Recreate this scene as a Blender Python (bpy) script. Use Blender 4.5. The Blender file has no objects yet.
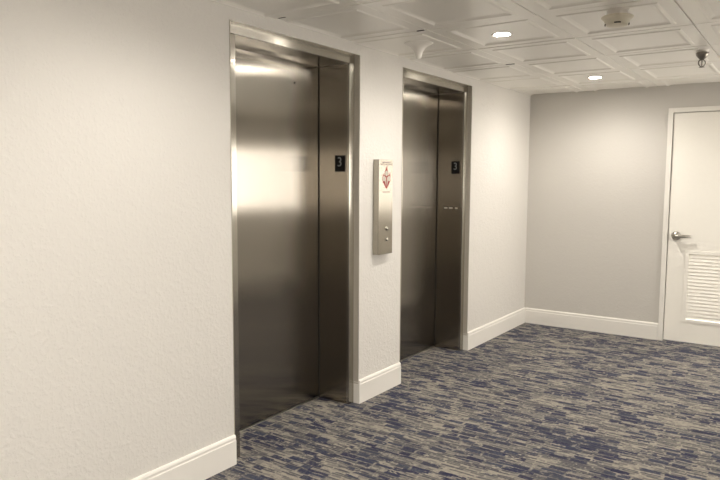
import bpy, bmesh, math, random
from mathutils import Vector, Matrix
random.seed(4)
scene = bpy.context.scene
COL = scene.collection
R = math.radians

# ------------------------------------------------------------------ dimensions (metres)
W_EL = 1.095          # width of an elevator opening
H_EL = 2.18           # height of an elevator opening
Y_E1 = -.012
Y_E2 = 1.594          # start of the second opening along the wall
Y_BK = 4.025          # face of the wall at the end of the lobby
CEIL = 2.247
X_RT = 3.70           # wall opposite the elevators (behind / right of the camera)
Y_RE = -5.0
Y_FAR = 8.0
X_CO = 2.255           # where the end wall stops and the side corridor begins

# ------------------------------------------------------------------ node helper
class NT:
    def __init__(self, name):
        self.m = bpy.data.materials.new(name); self.m.use_nodes = True
        self.t = self.m.node_tree; self.t.nodes.clear()
        self.out = self.t.nodes.new('ShaderNodeOutputMaterial')
    def n(self, typ, **kw):
        x = self.t.nodes.new(typ)
        for k, v in kw.items(): setattr(x, k, v)
        return x
    def l(self, a, b): self.t.links.new(a, b)
    def put(self, sock, v):
        if isinstance(v, bpy.types.NodeSocket): self.l(v, sock)
        else: sock.default_value = v
    def math(self, op, a, b=0.0, c=0.0):
        x = self.n('ShaderNodeMath', operation=op)
        self.put(x.inputs[0], a); self.put(x.inputs[1], b); self.put(x.inputs[2], c)
        return x.outputs[0]
    def vec(self, x, y, z=0.0):
        c = self.n('ShaderNodeCombineXYZ')
        self.put(c.inputs[0], x); self.put(c.inputs[1], y); self.put(c.inputs[2], z)
        return c.outputs[0]
    def noise(self, v, scale, detail=2.0, rough=0.5, dist=0.0):
        x = self.n('ShaderNodeTexNoise'); self.l(v, x.inputs['Vector'])
        x.inputs['Scale'].default_value = scale; x.inputs['Detail'].default_value = detail
        x.inputs['Roughness'].default_value = rough; x.inputs['Distortion'].default_value = dist
        return x.outputs['Fac']
    def white(self, v):
        x = self.n('ShaderNodeTexWhiteNoise', noise_dimensions='3D'); self.l(v, x.inputs['Vector'])
        return x.outputs['Value']
    def step(self, v, a, b):
        x = self.n('ShaderNodeMapRange'); x.clamp = True; x.interpolation_type = 'SMOOTHSTEP'
        self.put(x.inputs[0], v); self.put(x.inputs[1], a); self.put(x.inputs[2], b)
        x.inputs[3].default_value = 0; x.inputs[4].default_value = 1
        return x.outputs[0]
    def mix(self, f, a, b):
        x = self.n('ShaderNodeMix', data_type='RGBA')
        self.put(x.inputs[0], f)
        for s, v in ((x.inputs[6], a), (x.inputs[7], b)):
            if isinstance(v, tuple): v = (*v[:3], 1)
            self.put(s, v)
        return x.outputs[2]
    def pos(self):
        return self.n('ShaderNodeNewGeometry').outputs['Position']
    def objco(self):
        return self.n('ShaderNodeTexCoord').outputs['Object']
    def xyz(self, v):
        s = self.n('ShaderNodeSeparateXYZ'); self.l(v, s.inputs[0]); return s.outputs
    def mapping(self, v, scale):
        x = self.n('ShaderNodeVectorMath', operation='MULTIPLY'); self.l(v, x.inputs[0])
        x.inputs[1].default_value = scale; return x.outputs[0]
    def bump(self, h, strength, dist):
        b = self.n('ShaderNodeBump'); b.inputs['Strength'].default_value = strength
        b.inputs['Distance'].default_value = dist; self.l(h, b.inputs['Height']); return b.outputs[0]
    def bsdf(self, color=(.8, .8, .8), rough=.5, metal=0.0, spec=.5, normal=None):
        b = self.n('ShaderNodeBsdfPrincipled')
        if isinstance(color, tuple): color = (*color[:3], 1)
        self.put(b.inputs['Base Color'], color); self.put(b.inputs['Roughness'], rough)
        self.put(b.inputs['Metallic'], metal); b.inputs['Specular IOR Level'].default_value = spec
        if normal is not None: self.l(normal, b.inputs['Normal'])
        self.l(b.outputs[0], self.out.inputs[0]); return b

def simple(name, color, rough=.5, metal=0., spec=.5, var=.04, nscale=30):
    t = NT(name)
    f = t.noise(t.pos(), nscale, 3)
    lo = tuple(c * (1 - var) for c in color); hi = tuple(min(1, c * (1 + var)) for c in color)
    t.bsdf(t.mix(f, lo, hi), rough, metal, spec); return t.m

def m_wall(name, color, strength=.3):
    t = NT(name); p = t.pos()
    a = t.noise(p, 55, 3, .55); b = t.noise(p, 16, 2, .5, .6)
    peel = t.math('ADD', t.step(a, .45, .68), t.math('MULTIPLY', t.step(b, .45, .65), .7))
    c = t.noise(p, 1.3, 2)
    t.bsdf(t.mix(c, tuple(x * .97 for x in color), color), .55, 0, .35, t.bump(peel, strength, .004))
    return t.m

def m_steel(name, color, rough=.3, aniso=.85, rot=0.0, vgrain=True):
    t = NT(name); p = t.pos()
    sc = (190, 190, 1.2) if vgrain else (1.2, 1.2, 190)
    g = t.noise(t.mapping(p, sc), 1.0, 3, .6)
    lo = tuple(x * .94 for x in color)
    cl = t.noise(t.mapping(p, (1.5, 1.5, 1.0)), 1.0, 2)
    rr = t.math('ADD', rough - .01, t.math('MULTIPLY', cl, .02))
    b = t.bsdf(t.mix(g, lo, color), rr, 1.0, .5)
    b.inputs['Anisotropic'].default_value = aniso
    b.inputs['Anisotropic Rotation'].default_value = rot
    tg = t.n('ShaderNodeTangent', direction_type='RADIAL', axis='Z')
    t.l(tg.outputs[0], b.inputs['Tangent'])
    return t.m

def m_carpet():
    t = NT('patterned_carpet'); p = t.pos()
    wob = t.noise(p, 9, 2); wob2 = t.noise(t.mapping(p, (1, 1, 1)), 60, 2)
    x, y, z = t.xyz(p)
    x = t.math('ADD', x, t.math('MULTIPLY', t.math('SUBTRACT', wob2, .5), .009))
    y = t.math('ADD', y, t.math('MULTIPLY', t.math('SUBTRACT', wob, .5), .018))
    def bricks(h, w, seed, mv, mu):
        row = t.math('FLOOR', t.math('DIVIDE', y, h))
        rr = t.white(t.vec(row, seed, 3.3))
        ww = t.math('MULTIPLY', w, t.math('ADD', .65, t.math('MULTIPLY', rr, .9)))
        u = t.math('ADD', t.math('DIVIDE', x, ww), t.math('MULTIPLY', rr, 17.3))
        v = t.math('DIVIDE', y, h)
        cell = t.white(t.vec(t.math('FLOOR', u), row, seed))
        cell2 = t.white(t.vec(t.math('FLOOR', u), row, seed + 5.7))
        fu = t.math('FRACT', u); fv = t.math('FRACT', v)
        eu = t.math('MINIMUM', fu, t.math('SUBTRACT', 1, fu)); ev = t.math('MINIMUM', fv, t.math('SUBTRACT', 1, fv))
        m = t.math('MULTIPLY', t.step(eu, mu * .4, mu * 1.6), t.step(ev, mv * .4, mv * 1.6))
        return cell, cell2, m
    # large drifting zones, stretched along the rows
    zone = t.noise(t.mapping(p, (1.1, 3.2, 1)), 1.0, 3, .6)
    zone2 = t.noise(t.mapping(p, (2.6, 6.0, 1)), 1.0, 4, .65, .3)
    wear = t.noise(t.mapping(p, (34, 70, 1)), 1.0, 5, .7)
    mott = t.noise(t.mapping(p, (70, 110, 1)), 1.0, 3, .7)
    fib = t.noise(t.mapping(p, (190, 260, 1)), 1.0, 2, .6)
    z1 = t.math('ADD', t.math('MULTIPLY', zone, .5), t.math('MULTIPLY', zone2, .5))
    def layer(col, bk, zn, lo, kw, kc, amt, ca, cb):
        c, c2, m = bk
        v = t.math('SUBTRACT', t.math('ADD', zn, t.math('MULTIPLY', wear, kw)), t.math('MULTIPLY', c, kc))
        k = t.math('MULTIPLY', m, t.step(v, lo, lo + .04))
        k = t.math('MULTIPLY', k, t.math('ADD', .75, t.math('MULTIPLY', t.step(mott, .34, .56), .25)))
        return t.mix(t.math('MULTIPLY', k, amt), col, t.mix(c2, ca, cb))
    beige, grey, slate = (.35, .322, .270), (.25, .232, .205), (.14, .138, .145)
    col = t.mix(t.step(wear, .40, .62), beige, grey)
    col = t.mix(t.math('MULTIPLY', t.step(zone2, .42, .62), t.step(mott, .42, .62)), col, slate)
    col = layer(col, bricks(.022, .065, 1.0, .10, .06), z1, .37, .40, .50, .75, (.08, .076, .088), (.17, .163, .158))
    col = layer(col, bricks(.047, .085, 2.0, .11, .07), zone2, .485, .40, .62, .97, (.017, .019, .058), (.045, .054, .092))
    col = layer(col, bricks(.027, .095, 3.0, .12, .04), zone2, .515, .30, .62, .97, (.015, .017, .058), (.04, .049, .088))
    col = layer(col, bricks(.016, .11, 4.0, .12, .04), zone, .36, .40, .75, .8, (.028, .03, .06), (.07, .073, .085))
    col = t.mix(t.math('MULTIPLY', t.step(fib, .40, .70), .22), col, (.11, .105, .10))
    h = t.math('ADD', fib, t.math('MULTIPLY', wear, .5))
    t.bsdf(col, .95, 0, .1, t.bump(h, .5, .004)); return t.m

def m_glass():
    t = NT('window_glass')
    tr = t.n('ShaderNodeBsdfTransparent'); gl = t.n('ShaderNodeBsdfGlossy'); gl.inputs['Roughness'].default_value = .02
    fr = t.n('ShaderNodeFresnel'); fr.inputs[0].default_value = 1.35
    mx = t.n('ShaderNodeMixShader'); t.l(fr.outputs[0], mx.inputs[0]); t.l(tr.outputs[0], mx.inputs[1]); t.l(gl.outputs[0], mx.inputs[2])
    t.l(mx.outputs[0], t.out.inputs[0]); return t.m

def m_emit(name, color, strength):
    t = NT(name); e = t.n('ShaderNodeEmission'); e.inputs[0].default_value = (*color, 1); e.inputs[1].default_value = strength
    t.l(e.outputs[0], t.out.inputs[0]); return t.m

M = {}
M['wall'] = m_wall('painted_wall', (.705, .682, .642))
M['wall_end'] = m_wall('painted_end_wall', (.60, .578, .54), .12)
M['trim'] = simple('white_trim_paint', (.82, .795, .745), .32, 0, .5, .015)
M['door'] = simple('white_door_paint', (.90, .875, .81), .38, 0, .45, .015)
M['tile'] = simple('ceiling_tile_vinyl', (.92, .895, .835), .28, 0, .45, .02, 6)
M['gap'] = simple('ceiling_gap_dark', (.06, .055, .05), .9)
M['steel'] = m_steel('brushed_steel_door', (.335, .312, .275), .20, 1.0)
M['steel_ret'] = m_steel('brushed_steel_return', (.36, .322, .27), .20, 1.0)
M['frame'] = m_steel('brushed_steel_frame', (.50, .475, .425), .22, 1.0)
M['head'] = m_steel('brushed_steel_head', (.50, .475, .425), .24, .95, .25, False)
M['panel'] = m_steel('brushed_steel_panel', (.45, .418, .36), .24, 1.0)
M['edge'] = simple('satin_steel_edge', (.60, .565, .50), .55, .6, .5, .02)
M['chrome'] = simple('satin_nickel', (.55, .52, .47), .25, 1, .5, .05)
M['sill'] = simple('aluminium_sill', (.62, .59, .53), .4, 1, .5, .05)
M['black'] = simple('black_gloss_plastic', (.008, .008, .008), .5, 0, .2)
M['dark'] = simple('dark_gap', (.02, .018, .015), .8)
M['digit'] = simple('grey_digit', (.33, .35, .34), .5)
M['red'] = simple('red_print', (.27, .022, .016), .5)
M['ink'] = simple('dark_red_ink', (.12, .05, .04), .5)
M['pale'] = simple('pale_print', (.55, .51, .44), .5)
M['greyprint'] = simple('grey_print', (.45, .42, .36), .5)
M['white_plastic'] = simple('white_plastic', (.80, .77, .72), .4)
M['cream_plastic'] = simple('cream_plastic', (.74, .69, .56), .45)
M['mark_fill'] = simple('pale_mark_fill', (.70, .66, .58), .5)
M['carpet'] = m_carpet()
M['glass'] = m_glass()
M['lens'] = m_emit('lamp_lens', (1.0, .93, .82), 320)
M['handle'] = simple('satin_handle_metal', (.40, .38, .34), .3, 1, .5, .05)
M['bracket'] = simple('sprinkler_metal', (.27, .25, .22), .3, 1, .5, .1)

# ------------------------------------------------------------------ mesh helpers
def BM(): return bmesh.new()
def box(bm, x0, x1, y0, y1, z0, z1, bev=0.0, mi=0):
    b = bmesh.new()
    bmesh.ops.create_cube(b, size=1.0)
    for v in b.verts:
        v.co = Vector(((x0 + x1) / 2 + v.co.x * (x1 - x0), (y0 + y1) / 2 + v.co.y * (y1 - y0), (z0 + z1) / 2 + v.co.z * (z1 - z0)))
    if bev > 0:
        bmesh.ops.bevel(b, geom=list(b.edges), offset=bev, segments=2, profile=.6, affect='EDGES')
    for f in b.faces: f.material_index = mi
    merge(bm, b)
def merge(bm, b):
    vm = {}
    for v in b.verts: vm[v] = bm.verts.new(v.co)
    for f in b.faces:
        nf = bm.faces.new([vm[v] for v in f.verts]); nf.material_index = f.material_index; nf.smooth = f.smooth
    b.free()
def lathe(bm, prof, center=(0, 0, 0), seg=32, axis='Z', smooth=True):
    """prof: list of (radius, height); revolves about the axis through center"""
    def P(r, h, a):
        c, s = r * math.cos(a), r * math.sin(a)
        if axis == 'Z': q = (c, s, h)
        elif axis == 'X': q = (h, c, s)
        else: q = (c, h, s)
        return Vector(q) + Vector(center)
    rings = []
    for r, h in prof:
        if r < 1e-6: rings.append([bm.verts.new(P(0, h, 0))])
        else: rings.append([bm.verts.new(P(r, h, 2 * math.pi * i / seg)) for i in range(seg)])
    for a, b in zip(rings, rings[1:]):
        for i in range(seg):
            j = (i + 1) % seg
            if len(a) == 1: vs = [a[0], b[i], b[j]]
            elif len(b) == 1: vs = [a[i], b[0], a[j]]
            else: vs = [a[i], b[i], b[j], a[j]]
            f = bm.faces.new(vs); f.smooth = smooth
    for end in (rings[0], rings[-1]):
        if len(end) > 1: bm.faces.new(end)
    bmesh.ops.recalc_face_normals(bm, faces=list(bm.faces))
def tube(bm, pts, rad, seg=10):
    """round bar along points, radius may be a list"""
    n = len(pts); pts = [Vector(p) for p in pts]
    rads = rad if isinstance(rad, (list, tuple)) else [rad] * n
    rings = []; up = None
    for i, p in enumerate(pts):
        d = (pts[min(i + 1, n - 1)] - pts[max(i - 1, 0)]).normalized()
        if up is None:
            up = Vector((0, 0, 1)) if abs(d.z) < .9 else Vector((1, 0, 0))
        a = d.cross(up).normalized(); b = a.cross(d).normalized(); up = b
        rings.append([bm.verts.new(p + (a * math.cos(2 * math.pi * k / seg) + b * math.sin(2 * math.pi * k / seg)) * rads[i]) for k in range(seg)])
    for r0, r1 in zip(rings, rings[1:]):
        for k in range(seg):
            f = bm.faces.new([r0[k], r0[(k + 1) % seg], r1[(k + 1) % seg], r1[k]]); f.smooth = True
    bm.faces.new(rings[0]); bm.faces.new(rings[-1])
    bmesh.ops.recalc_face_normals(bm, faces=list(bm.faces))
def extrude_profile(bm, prof, a, b, plane):
    """closed 2-D profile swept from a to b; plane(u, v, t) -> xyz"""
    r0 = [bm.verts.new(plane(u, v, a)) for u, v in prof]; r1 = [bm.verts.new(plane(u, v, b)) for u, v in prof]
    n = len(prof)
    for i in range(n): bm.faces.new([r0[i], r0[(i + 1) % n], r1[(i + 1) % n], r1[i]])
    bm.faces.new(r0); bm.faces.new(r1)
    bmesh.ops.recalc_face_normals(bm, faces=list(bm.faces))
def plate(bm, poly, plane, d0, d1):
    """flat polygon given thickness: plane(u, v, d) -> xyz"""
    r0 = [bm.verts.new(plane(u, v, d0)) for u, v in poly]; r1 = [bm.verts.new(plane(u, v, d1)) for u, v in poly]
    n = len(poly)
    for i in range(n): bm.faces.new([r0[i], r0[(i + 1) % n], r1[(i + 1) % n], r1[i]])
    bm.faces.new(r0); bm.faces.new(r1)
    bmesh.ops.recalc_face_normals(bm, faces=list(bm.faces))
def obj(name, bm, mats, parent=None, loc=None):
    me = bpy.data.meshes.new(name)
    bm.normal_update(); bm.to_mesh(me); bm.free()
    for m in (mats if isinstance(mats, (list, tuple)) else [mats]): me.materials.append(m)
    o = bpy.data.objects.new(name, me); COL.objects.link(o)
    if parent: o.parent = parent
    if loc: o.location = loc
    return o
def tag(o, label, cat, group=None, kind=None):
    o['label'] = label; o['category'] = cat
    if group: o['group'] = group
    if kind: o['kind'] = kind
    return o
def thing(name, label, cat, loc=(0, 0, 0), group=None, kind=None):
    o = bpy.data.objects.new(name, None); COL.objects.link(o); o.location = loc
    o.empty_display_size = .1
    return tag(o, label, cat, group, kind)
def struct(name, bm, m, label, cat, parent=None):
    o = obj(name, bm, m, parent); tag(o, label, cat, None, 'structure'); return o
def children(o): return [c for c in bpy.data.objects if c.parent == o]
def copy_tree(o, parent=None):
    kids = children(o)
    c = o.copy(); COL.objects.link(c)
    if parent: c.parent = parent
    for k in kids: copy_tree(k, c)
    return c
def text_mesh(name, body, size, mat, parent, matrix, depth=.0004, bold=0.0):
    cu = bpy.data.curves.new(name, 'FONT'); cu.body = body; cu.size = size
    cu.align_x = 'CENTER'; cu.align_y = 'CENTER'; cu.extrude = depth; cu.offset = bold
    tmp = bpy.data.objects.new(name + '_tmp', cu); COL.objects.link(tmp)
    dg = bpy.context.evaluated_depsgraph_get(); dg.update()
    me = bpy.data.meshes.new_from_object(tmp.evaluated_get(dg))
    bpy.data.objects.remove(tmp); bpy.data.curves.remove(cu)
    me.transform(matrix); me.name = name
    me.materials.clear(); me.materials.append(mat)
    o = bpy.data.objects.new(name, me); COL.objects.link(o)
    if parent: o.parent = parent
    return o
# text standing on a face that looks along +x (reads along +y)
FACE_X = lambda x, y, z: Matrix(((0, 0, 1, x), (1, 0, 0, y), (0, 1, 0, z), (0, 0, 0, 1)))
# text standing on a face that looks along -y (reads along +x)
FACE_Y = lambda x, y, z: Matrix(((1, 0, 0, x), (0, 0, -1, y), (0, 1, 0, z), (0, 0, 0, 1)))

# ------------------------------------------------------------------ the room shell
bm = BM(); box(bm, -.40, X_RT + .2, Y_RE - .2, Y_FAR + .2, -.12, 0)
struct('floor', bm, M['carpet'], 'beige and navy distressed block pattern carpet', 'carpet')

bm = BM(); T = -.34; TOP = CEIL + .06
ys = [Y_RE - .15, Y_E1, Y_E1 + W_EL, Y_E2, Y_E2 + W_EL, Y_BK + .12]
box(bm, T, 0, ys[0], ys[1], 0, TOP); box(bm, T, 0, ys[2], ys[3], 0, TOP); box(bm, T, 0, ys[4], ys[5], 0, TOP)
box(bm, T, 0, ys[1], ys[2], H_EL, TOP); box(bm, T, 0, ys[3], ys[4], H_EL, TOP)
box(bm, T - .05, T, Y_E1 - .2, Y_E1 + W_EL + .2, 0, TOP); box(bm, T - .05, T, Y_E2 - .2, Y_E2 + W_EL + .2, 0, TOP)
struct('wall_left', bm, M['wall'], 'textured off-white wall holding the two elevator openings', 'wall')

DX0, DX1, DTOP = 1.287, 2.203, 2.012    # rough opening of the end door
bm = BM()
box(bm, 0, DX0, Y_BK, Y_BK + .12, 0, TOP); box(bm, DX1, X_CO, Y_BK, Y_BK + .12, 0, TOP)
box(bm, DX0, DX1, Y_BK, Y_BK + .12, DTOP, TOP)
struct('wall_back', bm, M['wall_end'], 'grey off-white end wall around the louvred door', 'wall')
bm = BM(); box(bm, X_CO - .12, X_CO, Y_BK + .12, Y_FAR, 0, TOP)
struct('wall_corridor', bm, M['wall'], 'off-white corridor wall beyond the end door', 'wall')
bm = BM(); box(bm, X_CO - .12, X_RT + .15, Y_FAR, Y_FAR + .12, 0, TOP)
struct('wall_far', bm, M['wall'], 'off-white wall closing the side corridor', 'wall')
bm = BM(); box(bm, 0, X_RT + .15, Y_RE - .12, Y_RE, 0, TOP)
struct('wall_rear', bm, M['wall'], 'off-white wall behind the viewpoint', 'wall')

# wall opposite the elevators; its unseen windows are added for the steel to reflect
WZ0, WZ1 = .96, 1.86
added_wins = [(-4.85, -3.0), (-2.8, -1.3), (2.7, 4.5), (4.8, 6.6)]
bm = BM()
box(bm, X_RT, X_RT + .15, Y_RE, Y_FAR, 0, WZ0); box(bm, X_RT, X_RT + .15, Y_RE, Y_FAR, WZ1, TOP)
edges = [Y_RE] + [v for w in added_wins for v in w] + [Y_FAR]
for a, b in zip(edges[0::2], edges[1::2]): box(bm, X_RT, X_RT + .15, a, b, WZ0, WZ1)
struct('wall_right', bm, M['wall'], 'off-white wall opposite the elevators with a row of added windows', 'wall')
for i, (a, b) in enumerate(added_wins):
    root = thing('window_%d' % (i + 1), 'wide unseen white framed window in the wall opposite the elevators', 'window', (X_RT, (a + b) / 2, WZ0), 'added windows opposite the elevators', 'structure')
    h = (b - a) / 2; H = WZ1 - WZ0
    f = BM(); d0, d1 = .02, .09
    box(f, d0, d1, -h, -h + .05, 0, H, .004); box(f, d0, d1, h - .05, h, 0, H, .004)
    box(f, d0, d1, -h + .05, h - .05, 0, .05, .004); box(f, d0, d1, -h + .05, h - .05, H - .05, H, .004)
    box(f, d0, d1, -.02, .02, .05, H - .05, .004)
    obj('window_frame', f, M['trim'], root)
    g = BM(); box(g, .052, .056, -h + .045, h - .045, .045, H - .045)
    obj('pane', g, M['glass'], root)
    lt = bpy.data.lights.new('window_portal', 'AREA'); lt.shape = 'RECTANGLE'; lt.size = b - a; lt.size_y = H
    lt.cycles.is_portal = True
    lo = bpy.data.objects.new('window_portal', lt); COL.objects.link(lo)
    lo.parent = root; lo.location = (.16, 0, (WZ1 - WZ0) / 2); lo.rotation_euler = (0, R(90), 0)
    lt.size, lt.size_y = H, b - a

# ceiling of coffered lay-in tiles, one continuous mesh
SX0, PX, SY0, PY = -.085, .615, .318, .648
k0 = -9
xs = [SX0 + PX * i for i in range(0, 8)]; ysn = [SY0 + PY * k for k in range(k0, 13)]
bm = BM(); g = .0035
rings = [(g, .010), (g, 0), (.070, 0), (.076, -.0040), (.090, -.0050), (.100, .0002), (.114, .0038)]
for i in range(len(xs) - 1):
    for j in range(len(ysn) - 1):
        x0, x1, y0, y1 = xs[i], xs[i + 1], ysn[j], ysn[j + 1]
        sag = [random.uniform(-.0025, .0025) for _ in range(4)]
        prev = None
        for ins, dz in rings:
            c = [(x0 + ins, y0 + ins), (x1 - ins, y0 + ins), (x1 - ins, y1 - ins), (x0 + ins, y1 - ins)]
            ring = [bm.verts.new((a, b, CEIL + dz + (s if dz < .0099 else 0))) for (a, b), s in zip(c, sag)]
            if prev:
                for q in range(4): bm.faces.new([prev[q], prev[(q + 1) % 4], ring[(q + 1) % 4], ring[q]])
            prev = ring
        bm.faces.new(prev)
bmesh.ops.recalc_face_normals(bm, faces=list(bm.faces))
for f in bm.faces:
    if f.normal.z > .5: f.normal_flip()
# backing slab and the black slivers where tiles do not quite meet
box(bm, SX0, xs[-1], ysn[0], ysn[-1], CEIL + .010, CEIL + .05)
for (x0, x1, y) in ((.02, .065, SY0), (.465, .51, SY0 + PY), (.46, .525, SY0 + 3 * PY)):
    box(bm, x0, x1, y - .006, y + .004, CEIL - .0015, CEIL + .004, 0, 1)
struct('ceiling', bm, [M['tile'], M['gap']], 'off-white coffered ceiling tiles with raised mouldings', 'ceiling')

# baseboards : plate with a stepped, rounded top
BH = .151
prof = [(0, 0), (.0155, 0), (.0155, BH - .028), (.0125, BH - .024), (.0125, BH - .018), (.0135, BH - .012), (.010, BH - .003), (.006, BH), (0, BH)]
def base_left(name, y0, y1, label, ret0=False, ret1=False):
    bm = BM()
    extrude_profile(bm, prof, y0, y1, lambda u, v, t: Vector((u, t, v)))
    # the board turns into the opening and covers the edge of the wall
    if ret1: extrude_profile(bm, [(-u, v) for u, v in prof], -.030, .0155, lambda u, v, t: Vector((t, y1 - .0005 - u, v)) if False else Vector((t, y1 - u, v)))
    if ret0: extrude_profile(bm, prof, -.030, .0155, lambda u, v, t: Vector((t, y0 - u * .45, v)))
    return struct(name, bm, M['trim'], label, 'baseboard')
base_left('baseboard_left', Y_RE, Y_E1 - .001, 'white baseboard left of the first elevator')
base_left('baseboard_middle', Y_E1 + W_EL + .001, Y_E2 - .001, 'short white baseboard between the two elevators', ret0=True)
base_left('baseboard_corner', Y_E2 + W_EL + .001, Y_BK, 'white baseboard between the second elevator and the corner', ret0=True)
bm = BM(); extrude_profile(bm, prof, .0165, 1.2455, lambda u, v, t: Vector((t, Y_BK - u, v)))
struct('baseboard_back', bm, M['trim'], 'white baseboard on the end wall left of the door', 'baseboard')
bm = BM(); extrude_profile(bm, prof, Y_RE, Y_FAR, lambda u, v, t: Vector((X_RT - u, t, v)))
struct('baseboard_right', bm, M['trim'], 'white baseboard under the added windows', 'baseboard')

# ------------------------------------------------------------------ elevators
ED = -.275            # door face
RY0, RY1 = .075, W_EL - .053
def make_elevator(label):
    root = thing('elevator', label, 'elevator', (0, 0, 0))
    # surround: L-shaped steel jambs and head, set back inside the wall edge
    fx = -.034
    def ell(sign, y_edge, fw=.050):
        # wall-edge lip, set-back face, short return to the panel
        p = [(0.004, 0), (0.004, .004), (fx, .004), (fx, fw), (fx - .003, fw + .003), (fx - .02, fw + .003), (fx - .02, 0)]
        return [(u, y_edge + sign * v) for u, v in p]
    e = .0008
    zj = H_EL - e - .0535
    for sg, ye, fw in ((1, e, .072), (-1, W_EL - e, .050)):
        b = BM(); extrude_profile(b, ell(sg, ye, fw), .001, zj, lambda u, v, t: Vector((u, v, t)))
        box(b, fx, .004, min(ye, ye + sg * .004), max(ye, ye + sg * .004), zj, H_EL - .001)
        b.normal_update()
        for f_ in b.faces:
            if abs(f_.normal.y) > .9 and f_.calc_center_median().x > fx: f_.material_index = 1
        obj('jamb', b, [M['frame'], M['edge']], root)
    b = BM(); extrude_profile(b, ell(-1, H_EL - e), .0052, W_EL - .0052, lambda u, v, t: Vector((u, t, v)))
    obj('head', b, M['head'], root)
    # soffit under the head
    zs = H_EL - .054
    b = BM(); box(b, ED - .03, fx - .021, RY0, RY1, zs, zs + .012)
    obj('soffit', b, M['steel'], root)
    # side returns
    b = BM(); box(b, ED - .03, fx - .021, .002, RY0, .001, zs - .001)
    obj('return_panel', b, M['steel_ret'], root)
    b = BM(); box(b, ED + .006, fx - .0035, RY1, W_EL - .002, .001, zs - .001, .0008)
    rp = obj('return_panel', b, M['steel_ret'], root)
    # slot the door slides into
    b = BM(); box(b, ED - .03, ED + .0055, RY1 - .002, W_EL - .003, .001, zs - .001)
    obj('door_slot', b, M['dark'], root)
    # door leaf
    b = BM(); box(b, ED - .028, ED, RY0 + .001, RY1 - .007, .012, zs - .0008, .0005)
    d = obj('door_panel', b, M['steel'], root)
    b = BM(); box(b, ED - .029, ED - .001, RY0 + .001, RY1 - .003, zs - .0008, zs - .0002)
    obj('door_track_gap', b, M['dark'], root)
    b = BM(); lathe(b, [(.0065, 0), (.0065, .0015), (.0045, .002), (.0, .001)], (ED, .806, 2.0), 16, 'X')
    obj('keyhole', b, M['black'], d)
    # sill
    b = BM(); box(b, ED - .03, ED + .004, RY0 + .001, RY1 - .002, .001, .006, .001)
    obj('sill', b, M['sill'], root)
    # floor number plate on the right return
    pl = BM(); box(pl, -.143, -.070, RY1 - .006, RY1 + .002, 1.474, 1.574, .0015)
    ind = obj('floor_indicator', pl, M['black'], root); ind['label'] = 'black floor number plate showing 3'
    text_mesh('digit', '3', .082, M['digit'], ind, FACE_Y(-.107, RY1 - .0062, 1.531), .0003, -.0004)
    return root
e1 = make_elevator('brushed steel elevator left of the call station, bright reflection across its door')
e2 = copy_tree(e1)
e1.location = (0, Y_E1, 0)
e2.location = (0, Y_E2, 0)
e2['label'] = 'farther brushed steel elevator, between the call station and the far corner'
for e in (e1, e2): e['group'] = 'elevators along the left wall'
# small pale bars, only on the far elevator's return panel
for x0, x1 in ((-.205, -.176), (-.160, -.128), (-.105, -.083)):
    b = BM(); box(b, x0, x1, RY1 - .0006, RY1 + .001, 1.186, 1.195)
    o = obj('pale_mark', b, M['mark_fill'], e2); o['label'] = 'small pale mark'

# ------------------------------------------------------------------ call station between the elevators
cs = thing('call_station', 'tall brushed steel elevator call box on the wall between the elevators', 'call box', (0, 1.324, .942))
b = BM(); box(b, .0005, .041, -.084, .084, 0, .612, .002)
obj('body', b, M['panel'], cs)
b = BM(); box(b, .0412, .045, -.084, .084, 0, .612, .0012)
obj('faceplate', b, M['panel'], cs)
for z in (.166, .096):
    b = BM(); lathe(b, [(.0, 0), (.0155, 0), (.0155, .003), (.0125, .004), (.0125, .003)], (.045, .016, z), 24, 'X')
    cb = obj('call_button', b, M['chrome'], cs)
    b = BM(); lathe(b, [(.0, .002), (.0115, .002), (.0115, .008), (.009, .010), (0, .0105)], (.045, .016, z), 24, 'X')
    obj('button_cap', b, M['chrome'], cb)
sg = BM()
def pl_(poly, d): plate(sg, [(u, v) for u, v in poly], lambda u, v, dd: Vector((dd, u, v)), .0452, .0452 + d)
zc = .494
def shift(poly): return [(u + .006, v + zc) for u, v in poly]
flame = [(0, -.072), (.022, -.050), (.046, -.018), (.050, .004), (.047, .020), (.043, .038), (.037, .028), (.028, .016), (.020, .020), (.021, .040), (.012, .052), (.008, .082), (-.004, .066), (-.016, .048), (-.020, .034), (-.020, .018), (-.028, .014), (-.034, .030), (-.038, .024), (-.047, .010), (-.050, -.002), (-.046, -.020), (-.022, -.050)]
pl_(shift(flame), .0003)
sign = obj('fire_pictogram', sg, M['red'], cs); sign['label'] = 'dark red fire pictogram'
sg = BM()
for cx, cz, r in ((0, .030, .0155), (-.030, -.004, .0155), (.030, -.004, .0155)):
    pl_(shift([(cx + r * math.cos(a * math.pi / 8), cz + r * 1.15 * math.sin(a * math.pi / 8)) for a in range(16)]), .0006)
for s in (-1, 1):
    pl_(shift([(s * .0045, -.056), (s * .0150, -.026), (s * .0125, .004), (s * .0060, .008)]), .0006)
obj('pictogram_figures', sg, M['pale'], sign)
sg = BM()
for cx, cz, r in ((0, .030, .009), (-.030, -.004, .009), (.030, -.004, .009)):
    pl_(shift([(cx + r * math.cos(a * math.pi / 8), cz + r * 1.15 * math.sin(a * math.pi / 8)) for a in range(16)]), .0009)
obj('pictogram_centres', sg, M['greyprint'], sign)
for body, z, s in (('IN FIRE EMERGENCY', .594, .0125), ('DO NOT USE ELEVATOR', .581, .0130), ('USE EXIT STAIRS', .4035, .0125)):
    text_mesh('sign_text', body, s, M['ink'], sign, FACE_X(.0454, .004, z), .0002)

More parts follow.
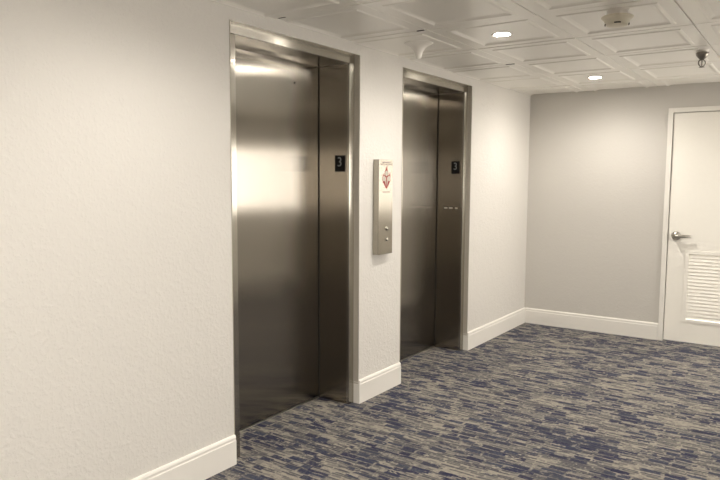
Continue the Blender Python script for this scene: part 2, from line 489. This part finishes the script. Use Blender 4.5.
# ------------------------------------------------------------------ louvred door at the end
b = BM()
fw, fo = .040, .016
box(b, DX0 - fw, DX0, Y_BK - fo, Y_BK + .10, 0, DTOP + fw, .003)
box(b, DX1, DX1 + fw, Y_BK - fo, Y_BK + .10, 0, DTOP + fw, .003)
box(b, DX0, DX1, Y_BK - fo, Y_BK + .10, DTOP, DTOP + fw, .003)
box(b, DX0, DX0 + .014, Y_BK + .052, Y_BK + .09, 0, DTOP); box(b, DX1 - .014, DX1, Y_BK + .052, Y_BK + .09, 0, DTOP)
box(b, DX0 + .014, DX1 - .014, Y_BK + .052, Y_BK + .09, DTOP - .014, DTOP)
struct('trim_1', b, M['trim'], 'white painted frame around the louvred door', 'door frame')
dr = thing('door_1', 'white door with lever handle and lower louvre in the end wall', 'door', (DX0, Y_BK, 0), None, 'structure')
LX0, LX1, LZ0, LZ1 = .172, .742, .212, .795       # louvre opening in the leaf
yw0, yw1 = .006, .048
lw = DX1 - DX0
b = BM()
g = .004
box(b, g, LX0, yw0, yw1, .010, DTOP - g); box(b, LX1, lw - g, yw0, yw1, .010, DTOP - g)
box(b, LX0, LX1, yw0, yw1, .010, LZ0); box(b, LX0, LX1, yw0, yw1, LZ1, DTOP - g)
obj('door_leaf', b, M['door'], dr)
b = BM()
fl = .024
box(b, LX0 - fl, LX0 + .004, yw0 - .006, yw0 - .0005, LZ0 - fl, LZ1 + fl, .0015); box(b, LX1 - .004, LX1 + fl, yw0 - .006, yw0 - .0005, LZ0 - fl, LZ1 + fl, .0015)
box(b, LX0 + .004, LX1 - .004, yw0 - .006, yw0 - .0005, LZ0 - fl, LZ0 + .004, .0015); box(b, LX0 + .004, LX1 - .004, yw0 - .006, yw0 - .0005, LZ1 - .004, LZ1 + fl, .0015)
lv = obj('louvre', b, M['door'], dr)
ns = 19
b = BM()
for i in range(ns):
    z = LZ0 + .006 + (LZ1 - LZ0 - .012) * (i + .5) / ns
    s = (LZ1 - LZ0) / ns
    # inverted-V blade
    pr = [(yw0 + .000, z - s * .46), (yw0 + .004, z - s * .46), (yw0 + .016, z + s * .34), (yw0 + .028, z - s * .46), (yw0 + .032, z - s * .46), (yw0 + .018, z + s * .50), (yw0 + .011, z + s * .50)]
    extrude_profile(b, pr, LX0 + .001, LX1 - .001, lambda u, v, t: Vector((t, u, v)))
obj('louvre_slats', b, M['door'], lv)
b = BM()
hx, hz = .068, .944
lathe(b, [(0, .0055), (.039, .0055), (.039, 0), (.037, -.007), (.029, -.013), (.020, -.017), (.018, -.046), (0, -.046)], (hx, 0, hz), 32, 'Y')
h = obj('door_handle', b, M['handle'], dr); h['label'] = 'satin metal lever handle'
b = BM(); tube(b, [(hx - .012, -.046, hz), (hx + .004, -.049, hz), (hx + .035, -.050, hz), (hx + .075, -.048, hz + .002), (hx + .105, -.044, hz + .003), (hx + .124, -.038, hz + .003)], [.016, .019, .015, .012, .010, .007], 14)
obj('lever', b, M['handle'], h)

# ------------------------------------------------------------------ ceiling fittings
LAMP_W = 35
def make_downlight(label):
    root = thing('recessed_downlight', label, 'ceiling light', (0, 0, CEIL + .006), 'recessed downlights')
    b = BM(); lathe(b, [(.062, -.0005), (.061, -.003), (.055, -.0045), (.047, -.003), (.045, .001)], (0, 0, 0), 36)
    obj('trim_ring', b, M['white_plastic'], root)
    b = BM(); lathe(b, [(0, -.0030), (.03, -.0032), (.043, -.0022), (.043, .0008), (0, .0008)], (0, 0, 0), 36)
    obj('lens', b, M['lens'], root)
    sp = bpy.data.lights.new('downlight_beam', 'SPOT'); sp.energy = LAMP_W; sp.color = (1, .94, .86)
    sp.spot_size = R(165); sp.spot_blend = .7; sp.shadow_soft_size = .045
    so = bpy.data.objects.new('downlight_beam', sp); COL.objects.link(so); so.location = (0, 0, -.018); so.parent = root
    return root
Lx, Ly = .818, 1.318
spots = [(Lx, Ly, 'lit downlight in the ceiling nearer the call station'), (Lx, Ly + 1.93, 'lit downlight in the ceiling close to the end wall'),  # lines below: downlights out of view, added to light the room
         (Lx, Ly - 1.93, 'unseen downlight added out in front of the first elevator'), (Lx, Ly - 3.86, 'unseen downlight added by the rear wall'),
         (2.66, Ly, 'unseen downlight added over the middle of the lobby'), (2.66, Ly - 1.93, 'unseen downlight added above the viewpoint'),
         (2.66, Ly - 3.86, 'unseen downlight added in the rear corner by the windows'), (2.95, Ly + 1.93, 'unseen downlight added at the corridor mouth'), (2.95, Ly + 3.86, 'unseen downlight added along the side corridor')]
for i, (x, y, lab) in enumerate(spots):
    if i == 0: proto = o = make_downlight(lab)
    else: o = copy_tree(proto)
    o.location = (x, y, CEIL + .006); o['label'] = lab

b = BM(); lathe(b, [(.088, 0), (.088, -.004), (.082, -.008), (.062, -.016), (.044, -.030), (.031, -.048), (.023, -.068), (.019, -.086), (.016, -.094), (.008, -.098), (0, -.0985)], (0, 0, 0), 40)
b2 = obj('flared_cone', b, M['white_plastic'])
cr = thing('ceiling_cone_fixture', 'white flared cone fixture hanging from the ceiling above the call station', 'ceiling fixture', (.302, 1.272, CEIL + .0065))
b2.parent = cr
b = BM(); lathe(b, [(.09, .0005), (.09, -.002), (.085, -.0035), (0, -.0035)], (0, 0, 0), 40)
obj('mounting_ring', b, M['white_plastic'], cr)

sd = thing('smoke_detector', 'cream round smoke detector on the ceiling right of the downlights', 'smoke detector', (1.503, 1.078, CEIL + .0068))
b = BM(); lathe(b, [(0, 0), (.054, 0), (.054, -.006), (.048, -.012), (.048, -.034), (.052, -.038)], (0, 0, 0), 40)
obj('mounting_base', b, M['white_plastic'], sd)
b = BM(); lathe(b, [(.050, -.036), (.070, -.038), (.075, -.042), (.073, -.046), (.066, -.052), (.060, -.058), (.054, -.076), (.047, -.082), (0, -.084)], (0, 0, 0), 40)
hd = obj('sensor_head', b, M['cream_plastic'], sd)
for k in range(16):
    if k % 4: continue
    b = BM()
    a0, a1 = 2 * math.pi * k / 16, 2 * math.pi * (k + 1.4) / 16
    n = 5; r = .0565
    for zz in ((-.079, -.0735),):
        vs0 = []; vs1 = []
        for q in range(n + 1):
            a = a0 + (a1 - a0) * q / n
            vs0.append(Vector((r * math.cos(a), r * math.sin(a), zz[0]))); vs1.append(Vector((r * math.cos(a), r * math.sin(a), zz[1])))
        for q in range(n):
            s = .93
            w = [b.verts.new(v) for v in (vs0[q], vs0[q + 1], vs1[q + 1], vs1[q])]
            wi = [b.verts.new(Vector((v.x * s, v.y * s, v.z))) for v in (vs0[q], vs0[q + 1], vs1[q + 1], vs1[q])]
            b.faces.new(w); b.faces.new(wi[::-1])
            for m_ in range(4): b.faces.new([w[m_], wi[m_], wi[(m_ + 1) % 4], w[(m_ + 1) % 4]])
    obj('vent_slot', b, M['dark'], hd)

sk = thing('fire_sprinkler', 'metal fire sprinkler hanging from the ceiling above the louvred door', 'sprinkler', (1.703, 2.40, CEIL + .0005))
b = BM(); lathe(b, [(0, 0), (.040, 0), (.040, -.003), (.034, -.012), (.030, -.016), (0, -.016)], (0, 0, 0), 32)
obj('escutcheon', b, M['white_plastic'], sk)
b = BM(); lathe(b, [(.014, -.0165), (.036, -.018), (.038, -.022), (.034, -.036), (.024, -.050), (.014, -.058), (.012, -.064), (0, -.064)], (0, 0, 0), 28)
obj('sprinkler_body', b, M['bracket'], sk)
b = BM()
for s in (-1, 1):
    tube(b, [(s * .007, s * .004, -.060), (s * .017, s * .011, -.072), (s * .018, s * .0115, -.085), (s * .013, s * .008, -.097), (s * .003, s * .002, -.104)], .0036, 8)
obj('frame_arms', b, M['bracket'], sk)
b = BM(); lathe(b, [(0, -.104), (.005, -.103), (.017, -.106), (.017, -.108), (.006, -.110), (0, -.111)], (0, 0, 0), 20)
obj('deflector', b, M['bracket'], sk)
b = BM(); lathe(b, [(0, -.064), (.0035, -.066), (.0035, -.098), (0, -.102)], (0, 0, 0), 12)
obj('glass_bulb', b, M['bracket'], sk)

# ------------------------------------------------------------------ daylight outside the added windows
w = bpy.data.worlds.new('outside'); scene.world = w; w.use_nodes = True
bg = w.node_tree.nodes['Background']; bg.inputs[0].default_value = (1.0, .935, .85, 1); bg.inputs[1].default_value = 9.2

# ------------------------------------------------------------------ camera
cam = bpy.data.cameras.new('camera'); co = bpy.data.objects.new('camera', cam); COL.objects.link(co)
cam.sensor_width = 36; cam.sensor_fit = 'HORIZONTAL'; cam.lens = 662.166 / 720 * 36
yaw, pitch, roll = -.59981, -.09418, .00554
f = Vector((math.sin(yaw) * math.cos(pitch), math.cos(yaw) * math.cos(pitch), math.sin(pitch)))
r = Vector((math.cos(yaw), -math.sin(yaw), 0)); u = r.cross(f)
r2 = r * math.cos(roll) + u * math.sin(roll); u2 = -r * math.sin(roll) + u * math.cos(roll)
mt = Matrix((r2, u2, -f)).transposed().to_4x4(); mt.translation = Vector((2.3327, -2.3145, 1.4385))
co.matrix_world = mt; cam.clip_start = .05
scene.camera = co
vs = scene.view_settings
vs.view_transform = 'Standard'; vs.look = 'None'; vs.gamma = 1; vs.exposure = .31; vs.use_curve_mapping = False
